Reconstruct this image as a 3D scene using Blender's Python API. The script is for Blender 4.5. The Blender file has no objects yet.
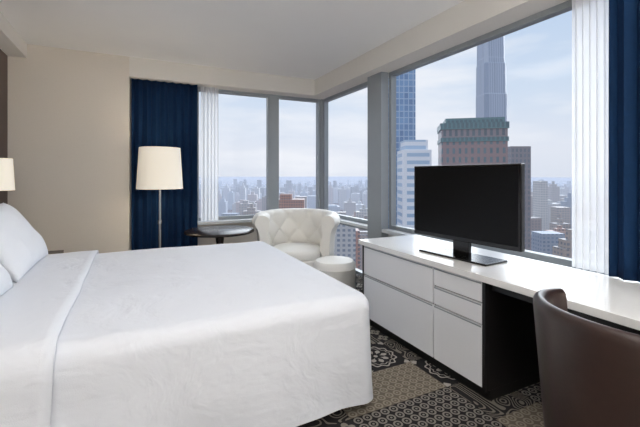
import bpy, bmesh, math, random
from math import sin, cos, pi, radians, exp
from mathutils import Vector, Matrix, noise
random.seed(7)
C = bpy.context.scene.collection
SC = bpy.context.scene
try:
    SC.view_settings.view_transform = 'Standard'
    SC.view_settings.look = 'None'
except Exception:
    pass

# ------------------------------------------------------------------ materials
def srgb(r, g, b):
    f = lambda c: (c/255/12.92) if c/255 <= .04045 else ((c/255+.055)/1.055)**2.4
    return (f(r), f(g), f(b), 1)

class NT:
    def __init__(s, name):
        s.m = bpy.data.materials.new(name); s.m.use_nodes = True
        s.t = s.m.node_tree; s.n = s.t.nodes; s.l = s.t.links
        s.b = s.n['Principled BSDF']; s.out = s.n['Material Output']
    def node(s, typ, **kw):
        n = s.n.new(typ)
        for k, v in kw.items(): setattr(n, k, v)
        return n
    def put(s, sock, v):
        if isinstance(v, bpy.types.NodeSocket): s.l.new(v, sock)
        else: sock.default_value = v
    def M(s, op, a, b=None, c=None):
        n = s.node('ShaderNodeMath', operation=op)
        s.put(n.inputs[0], a)
        if b is not None: s.put(n.inputs[1], b)
        if c is not None: s.put(n.inputs[2], c)
        return n.outputs[0]
    def mix(s, f, a, b):
        n = s.node('ShaderNodeMix', data_type='RGBA')
        s.put(n.inputs[0], f); s.put(n.inputs[6], a); s.put(n.inputs[7], b)
        return n.outputs[2]
    def coord(s, kind='Object'):
        return s.node('ShaderNodeTexCoord').outputs[kind]
    def sep(s, v):
        n = s.node('ShaderNodeSeparateXYZ'); s.l.new(v, n.inputs[0]); return n.outputs
    def comb(s, x, y, z):
        n = s.node('ShaderNodeCombineXYZ')
        s.put(n.inputs[0], x); s.put(n.inputs[1], y); s.put(n.inputs[2], z); return n.outputs[0]
    def noise(s, vec, scale, detail=3, rough=.5):
        n = s.node('ShaderNodeTexNoise'); n.inputs['Scale'].default_value = scale
        n.inputs['Detail'].default_value = detail; n.inputs['Roughness'].default_value = rough
        if vec is not None: s.l.new(vec, n.inputs['Vector'])
        return n.outputs['Fac']
    def bump(s, h, strength=.2, dist=.01):
        n = s.node('ShaderNodeBump'); n.inputs['Strength'].default_value = strength
        n.inputs['Distance'].default_value = dist; s.l.new(h, n.inputs['Height'])
        s.l.new(n.outputs[0], s.b.inputs['Normal'])

def simple(name, col, rough=.5, metal=0, nscale=20, namt=.06, bump=0, bdist=.005, sheen=0, coat=0, spec=None):
    t = NT(name)
    co = t.coord('Object')
    f = t.noise(co, nscale)
    dark = tuple(c*(1-namt) for c in col[:3])+(1,)
    light = tuple(min(1, c*(1+namt)) for c in col[:3])+(1,)
    t.put(t.b.inputs['Base Color'], t.mix(f, dark, light))
    t.b.inputs['Roughness'].default_value = rough
    t.b.inputs['Metallic'].default_value = metal
    if sheen: t.b.inputs['Sheen Weight'].default_value = sheen
    if coat: t.b.inputs['Coat Weight'].default_value = coat
    if spec is not None: t.b.inputs['Specular IOR Level'].default_value = spec
    if bump: t.bump(f, bump, bdist)
    return t.m

def stretched(name, c1, c2, scale, rough=.35, coat=0, thr=None):
    t = NT(name)
    x, y, z = t.sep(t.coord('Object'))
    v = t.comb(t.M('MULTIPLY', x, scale[0]), t.M('MULTIPLY', y, scale[1]), t.M('MULTIPLY', z, scale[2]))
    f = t.noise(v, 1, 5, .6)
    t.put(t.b.inputs['Base Color'], t.mix(f, c1, c2))
    t.b.inputs['Roughness'].default_value = rough
    if coat: t.b.inputs['Coat Weight'].default_value = coat
    return t.m

M_ceil = simple('ceiling_paint', srgb(245, 244, 242), .9, nscale=3, namt=.015)
M_wall = simple('beige_wallcovering', srgb(222, 214, 203), .85, nscale=160, namt=.05, bump=.15, bdist=.002)
M_cream = simple('cream_paint', srgb(234, 231, 226), .9, nscale=4, namt=.02)
M_header = simple('header_paint', srgb(226, 222, 215), .85, nscale=4, namt=.02)
M_frame = simple('grey_aluminium', srgb(152, 158, 162), .4, .25, nscale=8, namt=.04)
M_sill = simple('sill_paint', srgb(212, 215, 217), .4, nscale=6, namt=.03)
M_wood = stretched('dark_walnut_panel', srgb(40, 22, 16), srgb(78, 46, 34), (6, 6, .8), .35)
M_black = simple('black_lacquer', srgb(24, 22, 22), .3, nscale=10, namt=.1)
M_white = simple('white_lacquer', srgb(234, 235, 238), .14, nscale=4, namt=.015)
M_top = simple('white_quartz', srgb(235, 234, 232), .18, nscale=90, namt=.03)
M_chrome = simple('polished_chrome', srgb(190, 190, 190), .15, 1, nscale=5, namt=.02)
M_bezel = simple('gloss_black_plastic', srgb(8, 8, 9), .2, nscale=6, namt=.1)
M_screen = simple('dark_screen', srgb(7, 7, 8), .3, nscale=2, namt=.05, spec=.2)
M_leather_w = simple('ivory_leather', srgb(243, 240, 233), .45, nscale=60, namt=.03, bump=.1, bdist=.002)
M_leather_b = simple('dark_brown_leather', srgb(48, 34, 30), .36, nscale=40, namt=.18, bump=.2, bdist=.002)
M_darkwood = stretched('espresso_wood', srgb(24, 17, 15), srgb(46, 33, 28), (30, 4, 4), .25)
M_navy = simple('navy_velvet', srgb(12, 42, 76), .85, nscale=30, namt=.15, bump=.1, spec=.2)
M_bedbase = simple('dark_bed_base_fabric', srgb(50, 46, 44), .9, nscale=80, namt=.1)

def linen(name, col, s1, amt):
    t = NT(name)
    co = t.coord('Object')
    x, y, z = t.sep(co)
    warp = t.noise(co, 1.3, 3)
    v = t.comb(t.M('MULTIPLY_ADD', warp, 1.2, t.M('MULTIPLY', x, .7)), t.M('MULTIPLY_ADD', warp, .8, y), z)
    f1 = t.noise(v, s1, 4, .55)
    f2 = t.noise(co, 260, 2)
    t.put(t.b.inputs['Base Color'], t.mix(f1, tuple(c*.985 for c in col[:3])+(1,), col))
    t.b.inputs['Roughness'].default_value = .9
    t.b.inputs['Specular IOR Level'].default_value = .2
    t.bump(t.M('MULTIPLY_ADD', f2, .03, f1), amt, .05)
    return t.m
M_linen = linen('white_linen', srgb(230, 233, 240), 3.2, .5)
M_pillow = linen('white_pillowcase', srgb(234, 237, 243), 5, .45)

t = NT('sheer_voile')
f = t.noise(t.coord('Object'), 60)
t.put(t.b.inputs['Base Color'], t.mix(f, srgb(246, 246, 248), srgb(253, 253, 253)))
t.b.inputs['Roughness'].default_value = 1
t.b.inputs['Specular IOR Level'].default_value = 0
tr = t.node('ShaderNodeBsdfTranslucent'); tr.inputs[0].default_value = srgb(254, 254, 254)
tp = t.node('ShaderNodeBsdfTransparent')
mx = t.node('ShaderNodeMixShader'); mx.inputs[0].default_value = .7
t.l.new(t.b.outputs[0], mx.inputs[1]); t.l.new(tr.outputs[0], mx.inputs[2])
mx2 = t.node('ShaderNodeMixShader'); mx2.inputs[0].default_value = .25
t.l.new(mx.outputs[0], mx2.inputs[1]); t.l.new(tp.outputs[0], mx2.inputs[2])
t.l.new(mx2.outputs[0], t.out.inputs[0]); M_sheer = t.m

t = NT('lit_lamp_shade')
f = t.noise(t.coord('Object'), 120)
t.put(t.b.inputs['Base Color'], t.mix(f, srgb(240, 232, 216), srgb(250, 244, 232)))
t.b.inputs['Roughness'].default_value = .9
t.b.inputs['Emission Color'].default_value = srgb(255, 242, 220)
t.b.inputs['Emission Strength'].default_value = .3
M_shade = t.m

t = NT('clear_glass')
f = t.noise(t.coord('Object'), 2)
tp = t.node('ShaderNodeBsdfTransparent')
t.put(tp.inputs[0], t.mix(f, (.97, .985, .99, 1), (.975, .985, .99, 1)))
gl = t.node('ShaderNodeBsdfGlossy'); gl.inputs['Roughness'].default_value = .05
mx = t.node('ShaderNodeMixShader'); mx.inputs[0].default_value = .008
t.l.new(tp.outputs[0], mx.inputs[1]); t.l.new(gl.outputs[0], mx.inputs[2])
t.l.new(mx.outputs[0], t.out.inputs[0]); M_glass = t.m

# carpet
t = NT('patterned_carpet')
co = t.coord('Object')
x, y, z = t.sep(co)
S = 2.8
px = t.M('MULTIPLY', x, S); py = t.M('MULTIPLY', y, S)
cx = t.M('FLOOR', px); cy = t.M('FLOOR', py)
lx = t.M('SUBTRACT', t.M('FRACT', px), .5); ly = t.M('SUBTRACT', t.M('FRACT', py), .5)
wn = t.node('ShaderNodeTexWhiteNoise', noise_dimensions='3D')
t.l.new(t.comb(cx, cy, 8.0), wn.inputs['Vector'])
rnd = wn.outputs['Value']
r = t.M('SQRT', t.M('ADD', t.M('MULTIPLY', lx, lx), t.M('MULTIPLY', ly, ly)))
ang = t.M('ARCTAN2', ly, lx)
def lt(a, b): return t.M('LESS_THAN', a, b)
pet = t.M('MULTIPLY', t.M('ABSOLUTE', t.M('COSINE', t.M('MULTIPLY', ang, 4.0))), .14)
fl = lt(r, t.M('ADD', pet, .13))
fl2 = lt(r, t.M('ADD', t.M('MULTIPLY', t.M('ABSOLUTE', t.M('SINE', t.M('MULTIPLY', ang, 4.0))), .10), .09))
ring = lt(t.M('ABSOLUTE', t.M('SUBTRACT', r, t.M('ADD', .40, t.M('MULTIPLY', t.M('COSINE', t.M('MULTIPLY', ang, 12.0)), .025)))), .018)
ring2 = lt(t.M('ABSOLUTE', t.M('SUBTRACT', r, t.M('ADD', .33, t.M('MULTIPLY', t.M('COSINE', t.M('MULTIPLY', ang, 16.0)), .015)))), .010)
cornr = lt(t.M('ADD', t.M('ABSOLUTE', t.M('SUBTRACT', t.M('ABSOLUTE', lx), .46)), t.M('ABSOLUTE', t.M('SUBTRACT', t.M('ABSOLUTE', ly), .46))), .09)
dotc = lt(r, .045)
A = t.M('MAXIMUM', t.M('SUBTRACT', fl, fl2), t.M('MAXIMUM', t.M('MAXIMUM', ring, ring2), t.M('MAXIMUM', dotc, cornr)))
sn = t.noise(co, 8.0, 0)
B = t.M('GREATER_THAN', t.M('SINE', t.M('MULTIPLY', sn, 76.0)), .35)
v1 = t.M('SUBTRACT', t.M('FRACT', t.M('MULTIPLY', x, S*6)), .5); v2 = t.M('SUBTRACT', t.M('FRACT', t.M('MULTIPLY', y, S*6)), .5)
rr = t.M('SQRT', t.M('ADD', t.M('MULTIPLY', v1, v1), t.M('MULTIPLY', v2, v2)))
Cc = t.M('MAXIMUM', lt(t.M('ABSOLUTE', t.M('SUBTRACT', rr, .36)), .09), lt(rr, .12))
w1 = t.M('SUBTRACT', t.M('FRACT', t.M('MULTIPLY', x, S*3)), .5); w2 = t.M('SUBTRACT', t.M('FRACT', t.M('MULTIPLY', y, S*3)), .5)
wr = t.M('SQRT', t.M('ADD', t.M('MULTIPLY', w1, w1), t.M('MULTIPLY', w2, w2)))
wa = t.M('ARCTAN2', w2, w1)
Dd = t.M('MAXIMUM', t.M('SUBTRACT', lt(wr, t.M('ADD', .22, t.M('MULTIPLY', t.M('ABSOLUTE', t.M('COSINE', t.M('MULTIPLY', wa, 2.0))), .2))), lt(wr, .14)), lt(wr, .07))
charcoal = srgb(33, 32, 35); creamc = srgb(178, 172, 163); taupe = srgb(112, 103, 91); grey = srgb(76, 73, 71)
colA = t.mix(A, charcoal, creamc)
colB = t.mix(B, srgb(38, 37, 39), srgb(134, 127, 117))
colC = t.mix(Cc, taupe, srgb(152, 143, 129))
colD = t.mix(Cc, charcoal, srgb(138, 133, 126))
colE = t.mix(Dd, srgb(42, 41, 43), srgb(146, 140, 131))
c1 = t.mix(t.M('GREATER_THAN', rnd, .26), colA, colB)
c2 = t.mix(t.M('GREATER_THAN', rnd, .46), c1, colC)
c3 = t.mix(t.M('GREATER_THAN', rnd, .58), c2, colD)
c4 = t.mix(t.M('GREATER_THAN', rnd, .78), c3, colE)
pile = t.noise(co, 350, 2)
t.put(t.b.inputs['Base Color'], t.mix(t.M('MULTIPLY', pile, .3), c4, grey))
t.b.inputs['Roughness'].default_value = 1
t.b.inputs['Specular IOR Level'].default_value = .1
t.bump(pile, .4, .004)
M_carpet = t.m

# ------------------------------------------------------------------ helpers
def finish(o, mat, parent=None, loc=(0, 0, 0), rot=(0, 0, 0), smooth=False, label=None, cat=None, kind=None, group=None):
    if mat: o.data.materials.append(mat)
    C.objects.link(o)
    if parent: o.parent = parent
    o.location = loc; o.rotation_euler = rot
    if smooth:
        for p in o.data.polygons: p.use_smooth = True
    if label: o['label'] = label
    if cat: o['category'] = cat
    if kind: o['kind'] = kind
    if group: o['group'] = group
    return o

def empty(name, loc, rotz=0, label='', cat='', group=None):
    o = bpy.data.objects.new(name, None); o.empty_display_size = .2
    C.objects.link(o); o.location = loc; o.rotation_euler = (0, 0, rotz)
    o['label'] = label; o['category'] = cat
    if group: o['group'] = group
    return o

def mesh(name, verts, faces):
    me = bpy.data.meshes.new(name); me.from_pydata([tuple(v) for v in verts], [], faces)
    me.update(); 
    return bpy.data.objects.new(name, me)

def recalc(o):
    bm = bmesh.new(); bm.from_mesh(o.data)
    bmesh.ops.recalc_face_normals(bm, faces=bm.faces); bm.to_mesh(o.data); bm.free()

def boxbm(bm, lo, hi):
    x0, y0, z0 = lo; x1, y1, z1 = hi
    vs = [bm.verts.new(p) for p in [(x0,y0,z0),(x1,y0,z0),(x1,y1,z0),(x0,y1,z0),(x0,y0,z1),(x1,y0,z1),(x1,y1,z1),(x0,y1,z1)]]
    for f in [(0,3,2,1),(4,5,6,7),(0,1,5,4),(1,2,6,5),(2,3,7,6),(3,0,4,7)]:
        bm.faces.new([vs[i] for i in f])

def boxes(name, lst, mat, parent=None, bevel=0, **kw):
    xs = [c for b in lst for c in (b[0][0], b[1][0])]; ys = [c for b in lst for c in (b[0][1], b[1][1])]; zs = [c for b in lst for c in (b[0][2], b[1][2])]
    org = Vector(((min(xs)+max(xs))/2, (min(ys)+max(ys))/2, min(zs)))
    bm = bmesh.new()
    for lo, hi in lst: boxbm(bm, Vector(lo)-org, Vector(hi)-org)
    me = bpy.data.meshes.new(name); bm.to_mesh(me); bm.free()
    o = bpy.data.objects.new(name, me)
    finish(o, mat, parent, loc=org, **kw)
    if bevel:
        m = o.modifiers.new('bevel', 'BEVEL'); m.width = bevel; m.segments = 3; m.limit_method = 'ANGLE'
    return o

def lathe(name, prof, mat, parent=None, loc=(0,0,0), seg=48, smooth=True, cap=True, **kw):
    vs = []; fs = []
    n = len(prof)
    for i in range(seg):
        a = 2*pi*i/seg
        for r_, z_ in prof: vs.append((r_*cos(a), r_*sin(a), z_))
    for i in range(seg):
        j = (i+1) % seg
        for k_ in range(n-1):
            fs.append((i*n+k_, j*n+k_, j*n+k_+1, i*n+k_+1))
    if cap:
        fs.append(tuple(i*n for i in range(seg))[::-1]); fs.append(tuple(i*n+n-1 for i in range(seg)))
    o = mesh(name, vs, fs); recalc(o)
    finish(o, mat, parent, loc=loc, smooth=smooth, **kw)
    if smooth:
        m = o.modifiers.new('e', 'EDGE_SPLIT'); m.split_angle = radians(40)
    return o

# ------------------------------------------------------------------ room shell
ZC = 2.75
st = dict(kind='structure')
boxes('floor', [((-1.4, -1.6, -.1), (2.75, 5.35, 0))], M_carpet, label='charcoal, taupe and cream patterned hotel carpet', **st)
bpy.data.objects['floor'].data.transform(Matrix.Translation(bpy.data.objects['floor'].location)); bpy.data.objects['floor'].location = (0, 0, 0)
boxes('ceiling', [((-1.4, -1.6, ZC), (2.75, 5.35, ZC+.12))], M_ceil, label='plain white painted ceiling', **st)
boxes('wall_back', [((-1.4, 4.98, 0), (-.06, 5.35, ZC)), ((-.06, 5.2, 0), (.72, 5.35, 2.52)), ((.72, 5.2, 0), (2.62, 5.35, .70))], M_wall, label='beige textured wall beside the corner windows', **st)
boxes('wall_left', [((-1.4, -1.6, 0), (-1.23, 4.98, ZC))], M_cream, label='cream painted wall behind the bed', **st)
boxes('wall_right', [((2.6, -1.6, 0), (2.75, 3.5, .70)), ((2.6, -1.6, .70), (2.75, .3, 2.52))], M_cream, label='low wall under the wide window', **st)
boxes('wall_front', [((-1.23, -1.6, 0), (2.6, -1.5, ZC))], M_cream, label='cream wall opposite the windows', **st)
boxes('trim_1', [((-.06, 4.98, 2.52), (2.75, 5.35, ZC))], M_header, label='painted header above the windows', **st)
boxes('trim_2', [((2.37, -1.5, 2.52), (2.75, 4.98, ZC))], M_header, label='painted header above the wide window', **st)
boxes('trim_3', [((-1.23, -1.5, 2.6), (-1.035, 4.98, ZC))], M_cream, label='cream bulkhead above the headboard wall', **st)
boxes('trim_4', [((.72, 5.06, .70), (2.6, 5.2, .735)), ((2.50, 3.78, .70), (2.6, 5.06, .735))], M_sill, label='pale grey window sill', **st)
boxes('trim_5', [((2.50, 3.5, 0), (2.6, 3.78, 2.52))], M_frame, label='grey metal column between the windows', **st)
boxes('trim_6', [((2.505, .3, .70), (2.6, 3.5, .735))], M_sill, label='pale sill behind the long counter', **st)

def window(name, axis, a0, a1, z0, z1, pos, lab, fw=.045, dep=.07):
    def B(u0, u1, w0, w1, d0, d1):
        return ((u0, pos+d0, w0), (u1, pos+d1, w1)) if axis == 'x' else ((pos+d0, u0, w0), (pos+d1, u1, w1))
    fr = [B(a0, a0+fw, z0, z1, 0, dep), B(a1-fw, a1, z0, z1, 0, dep), B(a0+fw, a1-fw, z0, z0+fw, 0, dep), B(a0+fw, a1-fw, z1-fw, z1, 0, dep)]
    o = boxes(name, fr, M_frame, label=lab, kind='structure')
    lo, hi = B(a0+fw, a1-fw, z0+fw, z1-fw, .03, .04)
    off = o.location
    boxes('glass_pane', [(Vector(lo)-off, Vector(hi)-off)], M_glass, parent=o)
    return o
window('window_1', 'x', .72, 1.77, .735, 2.52, 5.205, 'tall fixed window in a grey metal frame')
window('window_2', 'x', 1.85, 2.575, .735, 2.52, 5.205, 'tall fixed corner window in a grey metal frame')
window('window_3', 'y', 3.79, 5.175, .735, 2.52, 2.605, 'tall corner window in a grey metal frame')
window('window_4', 'y', .3, 3.5, .735, 2.52, 2.605, 'wide panoramic window in a grey metal frame')
window('window_5', 'y', 3.79, 5.175, .05, .70, 2.605, 'low glazed panel under the corner window')
boxes('trim_7', [((1.77, 5.2, .735), (1.85, 5.29, 2.52))], M_frame, label='grey metal mullion', **st)
boxes('trim_8', [((2.575, 5.175, .05), (2.68, 5.28, 2.52))], M_frame, label='slim grey corner mullion', **st)
boxes('baseboard_back', [((-1.2, 4.965, 0), (-.06, 4.98, .1))], M_white, label='white baseboard', **st)

boxes('headboard_panel', [((-1.228, .6, 0), (-1.195, 4.965, 2.598))], M_wood, bevel=.002, label='tall dark walnut panel behind the bed', cat='headboard')

# ------------------------------------------------------------------ curtains
def curtain(name, p0, p1, z0, z1, waves, amp, mat, lab, group=None, seed=0, thick=.003):
    rnd = random.Random(seed)
    p0 = Vector(p0); p1 = Vector(p1); d = (p1-p0); L = d.length; d.normalize(); nrm = Vector((-d.y, d.x))
    nx = waves*14; nz = 16
    mid = (p0+p1)/2
    ph = [rnd.uniform(-.5, .5) for _ in range(waves+2)]; am = [rnd.uniform(.65, 1.1) for _ in range(waves+2)]
    vs = []; fs = []
    for j in range(nz+1):
        tz = j/nz; z_ = z0+(z1-z0)*tz
        flare = 1.0-.25*tz
        for i in range(nx+1):
            u = i/nx; w = u*waves; k_ = int(w); fr = w-k_
            a_ = am[k_]*(1-fr)+am[k_+1]*fr; p_ = ph[k_]*(1-fr)+ph[k_+1]*fr
            off = amp*a_*flare*sin(2*pi*w+p_*(1+.3*sin(tz*3)))
            sh = .25*amp*sin(4*pi*w+p_*2)
            q = p0+d*(u*L+sh)+nrm*off-mid
            vs.append((q.x, q.y, z_-z0))
    for j in range(nz):
        for i in range(nx):
            a_ = j*(nx+1)+i; fs.append((a_, a_+1, a_+nx+2, a_+nx+1))
    o = mesh(name, vs, fs)
    finish(o, mat, loc=(mid.x, mid.y, z0), smooth=True, label=lab, cat='curtain', group=group)
    if thick:
        m = o.modifiers.new('s', 'SOLIDIFY'); m.thickness = thick
    return o
curtain('curtain', (-.03, 5.07), (.735, 5.07), .01, 2.515, 8, .042, M_navy, 'floor-length navy velvet curtain beside the beige wall', seed=1)
curtain('sheer_curtain', (.77, 5.1), (1.0, 5.1), .745, 2.515, 5, .018, M_sheer, 'gathered white sheer curtain beside the navy curtain', seed=2, thick=0)
curtain('sheer_curtain.001', (2.50, 1.43), (2.50, 1.19), .765, 2.515, 6, .02, M_sheer, 'white sheer curtain gathered behind the long counter', seed=3, thick=0)
curtain('curtain.001', (2.46, 1.20), (2.46, .25), .765, 2.515, 10, .035, M_navy, 'navy velvet curtain hanging behind the long counter', seed=4)

# ------------------------------------------------------------------ bed
BX0, BX1, BY0, BY1, BZ = -1.12, 1.245, 1.78, 3.86, .665
bed = empty('bed', ((BX0+BX1)/2, (BY0+BY1)/2, 0), label='king-size bed made up with smooth white duvet and sheets', cat='bed')
bc = Vector(((BX0+BX1)/2, (BY0+BY1)/2, 0)); hx = (BX1-BX0)/2; hy = (BY1-BY0)/2
boxes('bed_base', [((-hx+.08, -hy+.1, .0), (hx-.1, hy-.1, .3))], M_bedbase, bed, bevel=.02)
boxes('mattress', [((-hx+.06, -hy+.06, .3), (hx-.06, hy-.06, .62))], M_linen, bed, bevel=.06)
def rrect(hx_, hy_, rad, n):
    pts = []
    cs = [(hx_-rad, hy_-rad, 0), (-hx_+rad, hy_-rad, pi/2), (-hx_+rad, -hy_+rad, pi), (hx_-rad, -hy_+rad, 3*pi/2)]
    for ci in range(4):
        cx_, cy_, a0 = cs[ci]
        for i in range(n+1):
            a_ = a0+pi/2*i/n
            pts.append((cx_+rad*cos(a_), cy_+rad*sin(a_), cos(a_), sin(a_)))
        nx_ = cs[(ci+1) % 4]; a1 = a0+pi/2
        sx, sy = cx_+rad*cos(a1), cy_+rad*sin(a1); ex, ey = nx_[0]+rad*cos(a1), nx_[1]+rad*sin(a1)
        for i in range(1, 60):
            q = i/60; pts.append((sx+(ex-sx)*q, sy+(ey-sy)*q, cos(a1), sin(a1)))
    return pts
prof = []
zb = .06
R = .085
for i in range(18): prof.append((0.0, zb+(BZ-R-zb)*i/18))
for i in range(10):
    a_ = pi/2*i/9; prof.append((R*(1-cos(a_)), BZ-R+R*sin(a_)))
for q in [.11, .14, .17, .2, .25, .3, .35, .4, .45, .5, .55, .6, .65, .7, .75, .8, .85, .9, .95, 1.0]: prof.append((q, BZ+.015*min(1, (q-.085)/.3)))
vs = []; fs = []
for (ins, z_) in prof:
    rad = max(.12-ins, .02)
    ring = rrect(hx-ins, hy-ins, rad, 10)
    low = max(0, (BZ-.08-z_)/(BZ-.08-zb))
    for idx, (x_, y_, nx_, ny_) in enumerate(ring):
        s_ = idx/len(ring)
        wx = Vector((x_*2.2, y_*2.2, z_*1.2))
        w = noise.noise(wx)*.03*low + .012*low*sin(x_*10+y_*10+2.2*noise.noise(wx*1.3))
        w -= .004*low
        corner = abs(nx_*ny_)*2
        w += corner*.015*low
        zz = z_ + ((0.010*noise.noise(Vector((x_*1.5, y_*1.5, 0)))+.006*noise.noise(Vector((x_*5, y_*3, 2)))) if ins > .05 else 0)
        vs.append((x_+nx_*w, y_+ny_*w, zz - (0 if low < .99 else .01*sin(s_*40))))
n = len(ring)
for k_ in range(len(prof)-1):
    for i in range(n):
        j = (i+1) % n; fs.append((k_*n+i, k_*n+j, (k_+1)*n+j, (k_+1)*n+i))
fs.append(tuple((len(prof)-1)*n+i for i in range(n)))
o = mesh('duvet', vs, fs); recalc(o); finish(o, M_linen, bed, smooth=True, label='smooth white duvet draped to the floor')
vs = []; fs = []
path = []
off = .016
for i in range(10): path.append((-hy-off-.02*(1-i/10), .12+(BZ-R-.12)*i/10))
for i in range(9):
    a_ = pi/2*i/8; path.append((-hy+R-(R+off)*cos(a_), BZ-R+(R+off)*sin(a_)))
for i in range(1, 40):
    q = i/40; path.append((-hy+R+(2*hy-2*R)*q, BZ+off+.015*min(1, 6*min(q, 1-q))))
for i in range(9):
    a_ = pi/2*(1-i/8); path.append((hy-R+(R+off)*cos(a_), BZ-R+(R+off)*sin(a_)))
for i in range(1, 11): path.append((hy+off+.02*(i/10), BZ-R-(BZ-R-.12)*i/10))
X0 = -.95-bc.x; X1 = -.29-bc.x
NXX = 14
for i in range(NXX+1):
    for k_, (y_, z_) in enumerate(path):
        xx = X0+(X1-X0)*i/NXX
        xx += .03*noise.noise(Vector((y_*1.6, z_*2, 5)))*i/NXX
        wz = 0.010*noise.noise(Vector(((xx)*1.5, y_*1.5, 0)))+.006*noise.noise(Vector((xx*5, y_*3, 2)))
        vs.append((xx, y_, z_+wz))
n = len(path)
for i in range(NXX):
    for k_ in range(n-1): fs.append((i*n+k_, i*n+k_+1, (i+1)*n+k_+1, (i+1)*n+k_))
o = mesh('folded_sheet', vs, fs); recalc(o); finish(o, M_linen, bed, smooth=True, label='turned-down white sheet across the bed')
m = o.modifiers.new('s', 'SOLIDIFY'); m.thickness = .014; m.offset = 1

def pillow(name, w, h, th, loc, rot, lab):
    N = 28; vs = []; fs = []
    for side in (1, -1):
        for j in range(N+1):
            for i in range(N+1):
                u = -1+2*i/N; v = -1+2*j/N
                t_ = (max(0, 1-abs(u)**3.0)*max(0, 1-abs(v)**3.0))**.55
                zz = side*th/2*t_
                zz += .02*noise.noise(Vector((u*2+loc[1], v*2, side)))*t_
                vs.append((u*w/2*(1-.05*(1-v*v)*abs(u)**4*1.0), v*h/2*(1-.05*(1-u*u)*abs(v)**4), zz))
    M_ = (N+1)*(N+1)
    for s_ in range(2):
        for j in range(N):
            for i in range(N):
                a_ = s_*M_+j*(N+1)+i; q = (a_, a_+1, a_+N+2, a_+N+1)
                fs.append(q if s_ == 0 else q[::-1])
    o = mesh(name, vs, fs)
    bm = bmesh.new(); bm.from_mesh(o.data); bmesh.ops.remove_doubles(bm, verts=bm.verts, dist=.0008); bmesh.ops.recalc_face_normals(bm, faces=bm.faces); bm.to_mesh(o.data); bm.free()
    finish(o, M_pillow, loc=loc, rot=rot, smooth=True, label=lab, cat='pillow', group='white pillows on the bed')
    return o
def prot(tilt): 
    Mx = Matrix(((0, -sin(tilt), cos(tilt)), (1, 0, 0), (0, cos(tilt), sin(tilt))))
    return Mx.to_euler()
pillow('pillow', .94, .56, .18, (-1.01, 3.34, .98), prot(radians(14)), 'plump white pillow leaning on the headboard')
pillow('pillow.001', .94, .56, .18, (-1.01, 2.32, .98), prot(radians(14)), 'plump white pillow leaning on the headboard')
pillow('pillow.002', .92, .52, .18, (-.775, 3.26, .92), prot(radians(34)), 'plump white pillow resting against another pillow')
pillow('pillow.003', .92, .52, .18, (-.775, 2.28, .92), prot(radians(34)), 'plump white pillow resting against another pillow')

# ------------------------------------------------------------------ nightstand & lamp
ns = empty('nightstand', (-.91, 4.24, 0), label='small dark wood nightstand beside the bed', cat='nightstand')
boxes('body', [((-.27, -.25, .08), (.25, .25, .57))], M_darkwood, ns, bevel=.004)
boxes('top', [((-.28, -.27, .57), (.27, .27, .6))], M_darkwood, ns, bevel=.004)
dr = boxes('drawer', [((.25, -.23, .33), (.268, .23, .55))], M_darkwood, ns, bevel=.003)
boxes('handle', [((.009, -.06, .09), (.025, .06, .10))], M_chrome, dr, bevel=.002)
for sx in (-.24, .2):
    for sy in (-.22, .18):
        boxes('leg', [((sx, sy, 0), (sx+.04, sy+.04, .08))], M_black, ns)
tl = empty('table_lamp', (-1.055, 4.02, .6), label='bedside table lamp with cream drum shade', cat='lamp')
lathe('base', [(.001, 0), (.045, 0), (.045, .015), (.02, .03), (.03, .12), (.04, .25), (.03, .38), (.012, .45), (.012, .6)], M_chrome, tl)
lathe('lamp_shade', [(.135, .62), (.12, .89), (.117, .89), (.132, .62)], M_shade, tl, cap=False)

fl_ = empty('floor_lamp', (.26, 4.72, 0), label='slim chrome floor lamp with cream tapered drum shade', cat='lamp')
lathe('base', [(.001, 0), (.14, 0), (.14, .015), (.03, .03), (.012, .04)], M_chrome, fl_)
lathe('pole', [(.013, .04), (.013, 1.2)], M_chrome, fl_, seg=20)
lathe('pole_collar', [(.02, .78), (.022, .80), (.02, .83)], M_chrome, fl_, seg=20)
lathe('lamp_shade', [(.25, 1.19), (.222, 1.665), (.218, 1.665), (.246, 1.19)], M_shade, fl_, cap=False)
for nm, l_, e in (('floor_lamp_bulb', (.26, 4.72, 1.45), 5), ('table_lamp_bulb', (-1.055, 4.02, 1.36), 3)):
    L = bpy.data.lights.new(nm, 'POINT'); L.energy = e; L.color = (1, .88, .72); L.shadow_soft_size = .05
    lo = bpy.data.objects.new(nm, L); C.objects.link(lo); lo.location = l_

# ------------------------------------------------------------------ round dark side table
rt = empty('side_table', (.90, 4.5, 0), label='round dark espresso wood table near the window', cat='table')
lathe('table_top', [(.001, .67), (.38, .67), (.4, .68), (.4, .695), (.385, .705), (.001, .705)], M_darkwood, rt, seg=64, cap=False)
lathe('pedestal', [(.05, .03), (.035, .2), (.035, .5), (.06, .67)], M_darkwood, rt)
lathe('base', [(.001, 0), (.25, 0), (.25, .02), (.06, .05), (.001, .05)], M_darkwood, rt, cap=False)

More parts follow.
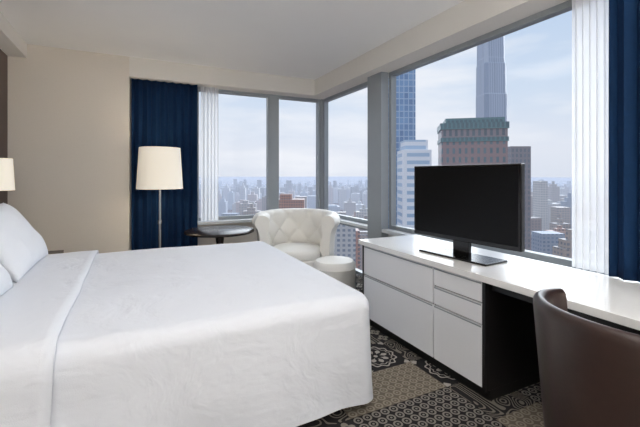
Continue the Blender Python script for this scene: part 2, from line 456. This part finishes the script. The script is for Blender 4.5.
# ------------------------------------------------------------------ armchair
ac = empty('armchair', (1.80, 4.31, 0), rotz=radians(-28), label='ivory leather tufted tub armchair with rolled arms', cat='armchair')
A_ = radians(120); NP = 120
prof = [(.0, .2)]
NI = 26
for i in range(NI+1):
    q = i/NI; prof.append((-.012*sin(q*pi)+.01*q, .34+q*.40))
for i in range(1, 15):
    a_ = pi-(pi+.9)*i/14
    prof.append((.085+.085*cos(a_), .765+.085*sin(a_)))
prof += [(.115, .62), (.105, .5), (.1, .35), (.1, .2)]
vs = []; fs = []
r0 = .335
for i in range(NP+1):
    ph = -A_+2*A_*i/NP
    hf = 1-.06*(abs(ph)/A_)**2
    for k_, (ro, z_) in enumerate(prof):
        rr_ = r0+ro; zz = z_
        if z_ > .34: zz = .34+(z_-.34)*hf*1.10
        if 0 < k_ < NI+9:
            uu = ph*r0*pi/.12; vv = (z_-.34)*pi/.14
            cre = abs(sin((uu+vv)/2))*abs(sin((uu-vv)/2))
            rr_ += .034*(1-cre**.5)-.012
        vs.append((rr_*sin(ph)*1.08, rr_*cos(ph)*.98, zz))
n = len(prof)
for i in range(NP):
    for k_ in range(n):
        j = (k_+1) % n; fs.append((i*n+k_, i*n+j, (i+1)*n+j, (i+1)*n+k_))
fs.append(tuple(range(n))); fs.append(tuple(NP*n+k_ for k_ in range(n))[::-1])
o = mesh('backrest', vs, fs); recalc(o); finish(o, M_leather_w, ac, smooth=True, label='tufted curved back and rolled arms')
m = o.modifiers.new('e', 'EDGE_SPLIT'); m.split_angle = radians(60)
for row in range(1, 4):
    for c_ in range(-9, 10):
        if (row+c_) % 2: continue
        ph = c_*pi*.12/(r0*pi)
        if abs(ph) > A_*.93: continue
        z_ = .34+row*.14
        if z_ > .74: continue
        hf = 1-.06*(abs(ph)/A_)**2
        zz = .34+(z_-.34)*hf*1.10
        rr_ = r0+.006
        lathe('button', [(.001, 0), (.012, .001), (.013, .004), (.008, .009), (.001, .01)], M_leather_w, ac, seg=12, cap=False,
              loc=(rr_*sin(ph)*1.08, rr_*cos(ph)*.98, zz)).rotation_euler = (radians(90), 0, -ph)
def squircle_pad(name, hx_, hy_, z0, z1, mat, parent, rad=.04, e=3.0, puff=.02, loc=(0,0,0), label=None):
    NS = 64; prof = []
    for i in range(7):
        a_ = -pi/2+pi/2*i/6; prof.append((rad-rad*cos(a_), z0+rad+rad*sin(a_)))
    for i in range(7):
        a_ = pi/2*i/6; prof.append((rad-rad*cos(a_), z1-rad+rad*sin(a_)))
    for q in (.08, .14, .2, .26): prof.append((rad+q*.9, z1+puff*q/.26))
    vs = []; fs = []
    for ins, z_ in prof:
        for i in range(NS):
            a_ = 2*pi*i/NS; c_, s_ = cos(a_), sin(a_)
            k_ = (abs(c_)**e+abs(s_)**e)**(-1/e)
            vs.append((max(.002, hx_-ins)*k_*c_, max(.002, hy_-ins)*k_*s_, z_))
    for k_ in range(len(prof)-1):
        for i in range(NS):
            j = (i+1) % NS; fs.append((k_*NS+i, k_*NS+j, (k_+1)*NS+j, (k_+1)*NS+i))
    fs.append(tuple(range(NS))[::-1]); fs.append(tuple((len(prof)-1)*NS+i for i in range(NS)))
    o = mesh(name, vs, fs); recalc(o); return finish(o, mat, parent, loc=loc, smooth=True, label=label)
squircle_pad('seat_base', .36, .36, .14, .36, M_leather_w, ac, rad=.03, e=2.6, loc=(0, -.04, 0))
squircle_pad('seat_cushion', .31, .33, .34, .47, M_leather_w, ac, rad=.05, e=2.8, puff=.03, loc=(0, -.06, 0))
for sx in (-.26, .26):
    for sy in (-.28, .22):
        lathe('leg', [(.014, 0), (.026, .15)], M_darkwood, ac, loc=(sx, sy, 0), seg=16)

ot = empty('ottoman', (1.92, 3.54, 0), label='round ivory leather ottoman near the window column', cat='ottoman')
lathe('cushion', [(.001, .12), (.21, .12), (.225, .14), (.225, .36), (.232, .37), (.225, .38), (.225, .41), (.2, .44), (.12, .452), (.001, .455)], M_leather_w, ot, cap=False)
for a_ in (45, 135, 225, 315):
    lathe('leg', [(.014, 0), (.022, .12)], M_darkwood, ot, loc=(.15*cos(radians(a_)), .15*sin(radians(a_)), 0), seg=16)

# ------------------------------------------------------------------ dresser
XF = 1.85
ds = empty('dresser', (2.17, 2.22, 0), label='black lacquer dresser with white drawer fronts under the counter', cat='dresser')
def rel(e, lo, hi): return (Vector(lo)-e.location, Vector(hi)-e.location)
Y0, Y1 = 1.55, 2.88
boxes('body', [rel(ds, (XF+.022, Y0, .07), (2.48, Y1, .719))], M_black, ds, bevel=.002)
boxes('plinth', [rel(ds, (XF+.05, Y0+.01, 0), (2.47, Y1-.01, .07))], M_black, ds)
boxes('stile', [rel(ds, (XF, Y0, .07), (XF+.02, Y0+.022, .719))], M_black, ds)
boxes('stile', [rel(ds, (XF, Y1-.022, .07), (XF+.02, Y1, .719))], M_black, ds)
def drawer(y0, y1, z0, z1):
    d_ = boxes('drawer', [rel(ds, (XF, y0, z0), (XF+.022, y1, z1))], M_white, ds, bevel=.002)
    boxes('finger_pull', [((-.011, -(y1-y0)/2+.004, (z1-z0)-.012), (-.0125, (y1-y0)/2-.004, (z1-z0)-.003))], M_frame, d_)
drawer(1.985, 2.855, .462, .712); drawer(1.985, 2.855, .085, .452)
drawer(1.575, 1.975, .592, .712); drawer(1.575, 1.975, .462, .582); drawer(1.575, 1.975, .085, .452)
o = boxes('countertop', [((1.83, -.5, .72), (2.5, 2.92, .76))], M_top, bevel=.003, label='long white quartz counter running along the window', cat='countertop')
df = empty('desk', (2.17, .5, 0), label='black panel desk carrying the end of the counter', cat='desk')
boxes('side_panel', [((-.3, -.96, 0), (.3, -.92, .719))], M_black, df)
boxes('apron', [((-.27, -.92, .665), (-.25, 1.04, .719))], M_black, df)
boxes('back_panel', [((.40, -.92, 0), (.42, 1.04, .719))], M_black, df)

# ------------------------------------------------------------------ TV
tv = empty('television', (2.125, 1.99, .76), rotz=radians(5), label='flat black television on a low stand on the counter', cat='television')
W, H = .91, .555; zb_ = .108
boxes('housing', [((-.012, -W/2, zb_), (.03, W/2, zb_+H))], M_bezel, tv, bevel=.006)
boxes('back_cover', [((.03, -W*.36, zb_+.08), (.06, W*.36, zb_+H-.12))], M_bezel, tv, bevel=.015)
boxes('screen', [((-.0135, -W/2+.02, zb_+.03), (-.0122, W/2-.02, zb_+H-.018))], M_screen, tv)
boxes('stand_neck', [((-.005, -.07, .01), (.025, .07, zb_+.03))], M_bezel, tv, bevel=.004)
boxes('stand_base', [((-.13, -.29, 0), (.11, .29, .014))], M_bezel, tv, bevel=.006)

# ------------------------------------------------------------------ desk chair
dc = empty('desk_chair', (1.58, .66, 0), rotz=radians(90), label='dark brown leather barrel-back desk chair at the counter', cat='chair')
A2 = radians(100); NP = 60
prof = []
for i in range(9): prof.append((0, .42+.42*i/8))
for i in range(1, 8):
    a_ = pi-pi*i/8; prof.append((.025+.025*cos(a_), .85+.03*sin(a_)))
for i in range(9): prof.append((.05, .84-.54*i/8))
prof.append((0, .30))
vs = []; fs = []
for i in range(NP+1):
    ph = -A2+2*A2*i/NP
    hf = 1-.03*(abs(ph)/A2)**2
    for ro, z_ in prof:
        tp_ = .255+.045*(z_-.3)/.55
        vs.append(((tp_+ro)*sin(ph)*1.0, (tp_+ro)*cos(ph)*.92, z_*hf*1.015))
n = len(prof)
for i in range(NP):
    for k_ in range(n):
        j = (k_+1) % n; fs.append((i*n+k_, i*n+j, (i+1)*n+j, (i+1)*n+k_))
fs.append(tuple(range(n))); fs.append(tuple(NP*n+k_ for k_ in range(n))[::-1])
o = mesh('backrest', vs, fs); recalc(o); finish(o, M_leather_b, dc, smooth=True)
m = o.modifiers.new('e', 'EDGE_SPLIT'); m.split_angle = radians(50)
squircle_pad('seat', .25, .27, .36, .47, M_leather_b, dc, rad=.035, e=2.8, loc=(0, -.03, 0))
for sx in (-.19, .19):
    for sy in (-.2, .17):
        lathe('leg', [(.014, 0), (.024, .37)], M_darkwood, dc, loc=(sx, sy, 0), seg=16)

# ------------------------------------------------------------------ city outside
TH = radians(26.26); CT, ST = cos(TH), sin(TH)
EYE = 1.35
GZ = -190.0
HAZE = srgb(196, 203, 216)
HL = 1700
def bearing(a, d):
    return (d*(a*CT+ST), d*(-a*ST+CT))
def hz(col, d):  # distance haze painted into the facade colours
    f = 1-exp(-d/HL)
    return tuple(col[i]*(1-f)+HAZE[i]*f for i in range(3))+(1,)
def facade(name, wall, g1, g2, bw, bh, mort, d, rough=.5, emi=.40):
    t = NT(name)
    x, y, z = t.sep(t.coord('Object'))
    br = t.node('ShaderNodeTexBrick', offset=0.0, squash=1.0)
    br.inputs['Scale'].default_value = 1
    br.inputs['Brick Width'].default_value = bw; br.inputs['Row Height'].default_value = bh
    br.inputs['Mortar Size'].default_value = mort; br.inputs['Mortar Smooth'].default_value = .1
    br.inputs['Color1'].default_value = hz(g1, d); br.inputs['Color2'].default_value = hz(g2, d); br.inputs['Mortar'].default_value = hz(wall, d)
    t.l.new(t.comb(t.M('ADD', x, y), z, 0), br.inputs['Vector'])
    t.l.new(br.outputs[0], t.b.inputs['Base Color'])
    t.b.inputs['Roughness'].default_value = rough
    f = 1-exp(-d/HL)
    t.b.inputs['Emission Color'].default_value = HAZE; t.b.inputs['Emission Strength'].default_value = emi*f  # faint glow on facades stands in for haze, stronger with distance
    return t.m
def tower(name, a, d, w, dep, ztop, mat, lab, rot=None, extra=None, group=None):
    X, Y = bearing(a, d)
    bm = bmesh.new()
    boxbm(bm, (-w/2, -dep/2, 0), (w/2, dep/2, ztop-GZ))
    for (w_, d_, z0, z1) in (extra or []): boxbm(bm, (-w_/2, -d_/2, z0-GZ), (w_/2, d_/2, z1-GZ))
    me = bpy.data.meshes.new(name); bm.to_mesh(me); bm.free()
    o = bpy.data.objects.new(name, me)
    finish(o, mat, loc=(X, Y, GZ), rot=(0, 0, -TH if rot is None else rot), label=lab, cat='building', group=group)
    return o
def el(y, d): return EYE+(175-y)/375*d
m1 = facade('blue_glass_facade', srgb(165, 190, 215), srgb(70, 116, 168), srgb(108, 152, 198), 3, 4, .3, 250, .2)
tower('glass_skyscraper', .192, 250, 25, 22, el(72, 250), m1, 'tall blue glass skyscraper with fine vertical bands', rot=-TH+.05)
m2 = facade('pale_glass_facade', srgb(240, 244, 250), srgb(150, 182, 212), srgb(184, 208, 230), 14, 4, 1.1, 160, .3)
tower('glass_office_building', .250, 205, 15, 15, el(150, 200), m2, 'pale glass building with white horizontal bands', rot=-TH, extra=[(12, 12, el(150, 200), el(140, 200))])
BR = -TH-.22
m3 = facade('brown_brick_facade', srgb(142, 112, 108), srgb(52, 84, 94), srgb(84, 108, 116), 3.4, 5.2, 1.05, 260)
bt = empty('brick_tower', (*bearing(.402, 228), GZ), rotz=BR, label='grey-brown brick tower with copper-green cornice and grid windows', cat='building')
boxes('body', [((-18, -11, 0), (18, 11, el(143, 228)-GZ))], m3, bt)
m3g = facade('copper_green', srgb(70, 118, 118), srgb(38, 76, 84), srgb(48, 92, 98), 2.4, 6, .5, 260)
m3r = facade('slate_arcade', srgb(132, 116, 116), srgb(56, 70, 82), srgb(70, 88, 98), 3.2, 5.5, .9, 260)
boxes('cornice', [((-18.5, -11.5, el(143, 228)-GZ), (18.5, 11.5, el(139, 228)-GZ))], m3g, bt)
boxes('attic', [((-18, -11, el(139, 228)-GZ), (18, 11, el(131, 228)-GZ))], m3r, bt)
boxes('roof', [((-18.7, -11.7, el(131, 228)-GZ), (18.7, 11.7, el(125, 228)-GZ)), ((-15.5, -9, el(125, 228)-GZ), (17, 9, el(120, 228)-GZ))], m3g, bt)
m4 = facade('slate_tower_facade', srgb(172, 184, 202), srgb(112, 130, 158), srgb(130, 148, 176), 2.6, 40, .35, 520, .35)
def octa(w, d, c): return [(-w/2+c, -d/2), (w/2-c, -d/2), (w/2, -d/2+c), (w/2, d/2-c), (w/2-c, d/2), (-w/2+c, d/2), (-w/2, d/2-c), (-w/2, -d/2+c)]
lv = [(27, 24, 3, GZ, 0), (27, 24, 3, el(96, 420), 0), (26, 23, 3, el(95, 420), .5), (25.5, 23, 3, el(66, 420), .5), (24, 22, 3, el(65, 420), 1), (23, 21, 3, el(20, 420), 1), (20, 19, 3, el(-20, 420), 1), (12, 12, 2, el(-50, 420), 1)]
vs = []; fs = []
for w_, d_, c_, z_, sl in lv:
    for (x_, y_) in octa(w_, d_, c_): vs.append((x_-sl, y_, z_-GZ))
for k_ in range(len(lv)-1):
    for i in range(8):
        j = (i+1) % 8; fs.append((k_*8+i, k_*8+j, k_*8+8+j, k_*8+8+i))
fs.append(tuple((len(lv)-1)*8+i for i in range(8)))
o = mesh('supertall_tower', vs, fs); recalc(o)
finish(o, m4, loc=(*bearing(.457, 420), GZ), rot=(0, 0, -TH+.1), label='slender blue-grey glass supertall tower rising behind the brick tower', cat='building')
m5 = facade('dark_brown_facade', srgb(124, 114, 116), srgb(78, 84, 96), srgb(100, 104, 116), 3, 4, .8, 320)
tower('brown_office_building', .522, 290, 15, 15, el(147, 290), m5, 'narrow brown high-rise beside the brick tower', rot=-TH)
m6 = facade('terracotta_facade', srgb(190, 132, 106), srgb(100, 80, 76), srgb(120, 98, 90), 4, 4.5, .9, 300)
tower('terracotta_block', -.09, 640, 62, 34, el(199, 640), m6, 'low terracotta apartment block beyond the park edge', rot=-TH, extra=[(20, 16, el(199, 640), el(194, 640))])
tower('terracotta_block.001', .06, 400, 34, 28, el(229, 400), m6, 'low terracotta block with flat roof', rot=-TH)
fixed = [(-.09, 640, 62), (.06, 400, 40), (.192, 250, 34), (.250, 205, 26), (.402, 228, 46), (.457, 420, 40), (.522, 290, 24)]

walls = [srgb(170, 152, 138), srgb(132, 106, 94), srgb(204, 198, 190), srgb(140, 150, 166), srgb(176, 132, 110)]
glas = [(srgb(80, 84, 92), srgb(112, 114, 120)), (srgb(62, 54, 52), srgb(90, 78, 74)), (srgb(106, 114, 126), srgb(140, 146, 152)), (srgb(76, 100, 130), srgb(106, 126, 152)), (srgb(84, 66, 62), srgb(106, 86, 78))]
labs = ['taupe stone city building with gridded windows', 'brown brick city building with gridded windows', 'pale stone city building with gridded windows', 'blue-grey glass city building with gridded windows', 'reddish brick city building with gridded windows']
rows = [330, 400, 480, 570, 680, 800, 950, 1150, 1400, 1700, 2100, 2600]
rnd = random.Random(11)
cnt = 0
cm = {}
for ri, d in enumerate(rows):
    for v in range(5):
        s = 1 if d < 900 else (1.6 if d < 1800 else 3)
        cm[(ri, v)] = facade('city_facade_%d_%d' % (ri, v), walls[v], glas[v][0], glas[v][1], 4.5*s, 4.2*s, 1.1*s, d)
    cell = 38 if d < 900 else (44 if d < 1400 else 64)
    a = -.30
    while a < .74:
        a += cell*rnd.uniform(.95, 1.2)/d
        dd = d*(1+rnd.uniform(-.03, .03))
        w = cell*rnd.uniform(.5, .8); dp = cell*rnd.uniform(.4, .65)
        h_ = rnd.random()
        if a < .16:
            if d < 500 and a < 0: continue
            if 950 <= d < 2000 and h_ < .45: continue
            yt = rnd.uniform(221, 248) if d < 600 else (rnd.uniform(208, 222) if d < 950 else rnd.uniform(194, 208) if d < 2000 else rnd.uniform(187, 197))
        elif a < .52:
            if a > .2 or d < 500 or h_ < .35: continue
            yt = rnd.uniform(195, 235)
        else:
            base = {330: 252, 400: 242, 480: 232, 570: 224, 680: 216, 800: 209, 950: 204, 1150: 199, 1400: 196, 1700: 192, 2100: 189, 2600: 187}[d]
            yt = base+rnd.uniform(-14, 10)*(1 if d < 1500 else .35)
            if rnd.random() < .14 and d > 400: yt = rnd.uniform(180, 198); w *= .6
        if any(abs(a-fa)*fd < (w+fw)/2+8 and abs(dd-fd) < (dp+fw)/2+15 for fa, fd, fw in fixed): continue
        zt = el(yt, dd)
        if zt < GZ+12: zt = GZ+rnd.uniform(14, 40)
        if cnt >= 285: break
        ex = None
        if rnd.random() < .6 and zt > GZ+40:
            k1 = rnd.uniform(.3, .7); hh = rnd.uniform(3, 8)*(1 if d < 1500 else 2)
            ex = [(w*k1, dp*k1, zt, zt+hh)]
            if rnd.random() < .4: ex.append((w*k1*.4, dp*k1*.4, zt+hh, zt+hh*2.2))
        nm = 'city_building' if cnt == 0 else 'city_building.%03d' % cnt
        v = rnd.choice((0, 0, 1, 2, 3, 4))
        tower(nm, a, dd, w, dp, zt, cm[(ri, v)], labs[v], rot=-TH, extra=ex, group='city buildings below the windows')
        cnt += 1

bm = bmesh.new()
for d in (3100, 3600, 4200, 4900, 5800, 6800, 8200):
    a = -.36
    while a < .86:
        a += rnd.uniform(.005, .014)
        dd = d*(1+rnd.uniform(-.07, .07)); X, Y = bearing(a, dd)
        w = rnd.uniform(25, 80)*(d/4500)**.5
        yt = rnd.gauss(188, 2.2) if rnd.random() < .84 else rnd.uniform(179, 186)
        zt = el(yt, dd)
        if yt < 186: w *= .5
        boxbm(bm, (X-w/2, Y-w/2, GZ), (X+w/2, Y+w/2, max(zt, GZ+15)))
me = bpy.data.meshes.new('distant_skyline'); bm.to_mesh(me); bm.free()
t = NT('hazy_skyline')
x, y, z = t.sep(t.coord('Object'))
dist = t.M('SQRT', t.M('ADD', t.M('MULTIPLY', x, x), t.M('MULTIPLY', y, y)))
hf = t.M('SUBTRACT', 1.0, t.M('EXPONENT', t.M('DIVIDE', dist, -3400.0)))  # haze painted into skyline colour and glow, growing with distance
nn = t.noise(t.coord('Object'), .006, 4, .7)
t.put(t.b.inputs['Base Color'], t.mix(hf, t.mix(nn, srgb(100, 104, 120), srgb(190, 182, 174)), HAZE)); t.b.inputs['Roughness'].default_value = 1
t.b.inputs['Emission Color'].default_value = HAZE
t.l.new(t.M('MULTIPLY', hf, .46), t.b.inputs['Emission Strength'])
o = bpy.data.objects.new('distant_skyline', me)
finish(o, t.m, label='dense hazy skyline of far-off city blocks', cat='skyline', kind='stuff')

t = NT('city_ground_haze')
co = t.coord('Object'); x, y, z = t.sep(co)
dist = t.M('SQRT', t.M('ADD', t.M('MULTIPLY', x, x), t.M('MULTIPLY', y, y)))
hf = t.M('SUBTRACT', 1.0, t.M('EXPONENT', t.M('DIVIDE', dist, -3200.0)))  # far ground fades to a painted haze tint with a slight glow
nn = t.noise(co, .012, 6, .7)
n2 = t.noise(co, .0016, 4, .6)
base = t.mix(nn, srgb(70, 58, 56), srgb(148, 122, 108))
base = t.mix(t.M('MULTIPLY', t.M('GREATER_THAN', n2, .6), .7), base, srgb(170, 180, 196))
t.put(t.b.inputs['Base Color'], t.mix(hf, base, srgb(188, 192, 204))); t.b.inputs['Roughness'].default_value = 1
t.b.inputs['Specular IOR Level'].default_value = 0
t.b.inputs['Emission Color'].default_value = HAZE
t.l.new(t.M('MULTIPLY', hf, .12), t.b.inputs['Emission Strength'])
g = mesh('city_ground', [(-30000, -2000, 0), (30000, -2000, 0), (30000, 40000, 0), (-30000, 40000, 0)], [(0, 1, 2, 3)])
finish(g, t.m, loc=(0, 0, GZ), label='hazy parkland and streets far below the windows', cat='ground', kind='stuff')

# ------------------------------------------------------------------ world
w = bpy.data.worlds.new('sky'); SC.world = w; w.use_nodes = True
nt = w.node_tree; bg = nt.nodes['Background']
tc = nt.nodes.new('ShaderNodeTexCoord'); sp = nt.nodes.new('ShaderNodeSeparateXYZ'); nt.links.new(tc.outputs['Generated'], sp.inputs[0])
rp = nt.nodes.new('ShaderNodeValToRGB'); nt.links.new(sp.outputs[2], rp.inputs[0])
e = rp.color_ramp.elements
e[0].position = 0; e[0].color = srgb(208, 212, 223)
e[1].position = 1; e[1].color = srgb(160, 182, 212)
for p_, c_ in ((.06, srgb(213, 216, 226)), (.2, srgb(196, 208, 225)), (.45, srgb(172, 192, 219))):
    q = rp.color_ramp.elements.new(p_); q.color = c_
mp = nt.nodes.new('ShaderNodeMapping'); mp.inputs['Scale'].default_value = (2, 2, 9); nt.links.new(tc.outputs['Generated'], mp.inputs[0])
nz_ = nt.nodes.new('ShaderNodeTexNoise'); nz_.inputs['Scale'].default_value = 1.6; nz_.inputs['Detail'].default_value = 6; nt.links.new(mp.outputs[0], nz_.inputs['Vector'])
r2 = nt.nodes.new('ShaderNodeValToRGB'); nt.links.new(nz_.outputs['Fac'], r2.inputs[0])
r2.color_ramp.elements[0].position = .40; r2.color_ramp.elements[0].color = (0, 0, 0, 1); r2.color_ramp.elements[1].position = .66; r2.color_ramp.elements[1].color = (.8, .8, .8, 1)
mxw = nt.nodes.new('ShaderNodeMix'); mxw.data_type = 'RGBA'
nt.links.new(r2.outputs[0], mxw.inputs[0]); nt.links.new(rp.outputs[0], mxw.inputs[6]); mxw.inputs[7].default_value = srgb(229, 229, 234)
nt.links.new(mxw.outputs[2], bg.inputs[0]); bg.inputs[1].default_value = 1.22

S_ = bpy.data.lights.new('daylight_fill', 'SUN'); S_.energy = 3.6; S_.angle = radians(70); S_.color = (.92, .96, 1)  # broad daylight boost added for the interior, not direct sun
so = bpy.data.objects.new('daylight_fill', S_); C.objects.link(so)
dirv = Vector((-.75, -.55, -.5)).normalized()
so.rotation_euler = dirv.to_track_quat('-Z', 'Y').to_euler()
for i, (lx_, ly_, en) in enumerate(((.4, .6, 7), (.3, 3.0, 7), (1.2, -.6, 8))):  # area lights added at the ceiling as room fill, no fixtures modelled
    L = bpy.data.lights.new('ceiling_fill', 'AREA'); L.energy = en; L.size = 1.0; L.color = (1, .985, .97)
    lo = bpy.data.objects.new('ceiling_fill', L); C.objects.link(lo); lo.location = (lx_, ly_, ZC-.01)
for l_, en in (((-.4, -.9, 1.3), 180), ((1.5, -1.0, 1.3), 150)):  # unseen spots added behind the camera to bounce light off the ceiling
    L = bpy.data.lights.new('bounce_fill', 'SPOT'); L.energy = en; L.spot_size = radians(160); L.spot_blend = 1; L.shadow_soft_size = .2; L.color = (1, .985, .97)
    lo = bpy.data.objects.new('bounce_fill', L); C.objects.link(lo); lo.location = l_; lo.rotation_euler = (pi, 0, 0)
for l_, en in (((-.2, -.9, 1.9), 24), ((1.6, -1.0, 1.7), 18)):  # point fill added behind the camera, no lamp stands there
    L = bpy.data.lights.new('room_fill', 'POINT'); L.energy = en; L.shadow_soft_size = .35; L.color = (1, .98, .96)
    lo = bpy.data.objects.new('room_fill', L); C.objects.link(lo); lo.location = l_

# ------------------------------------------------------------------ camera
cd = bpy.data.cameras.new('camera'); cd.sensor_width = 36; cd.lens = 375/640*36; cd.shift_y = -38.5/640
cd.clip_end = 60000; cd.clip_start = .05
cam = bpy.data.objects.new('camera', cd); C.objects.link(cam)
cam.location = (0, 0, EYE); cam.rotation_euler = (pi/2, 0, -TH)
SC.camera = cam
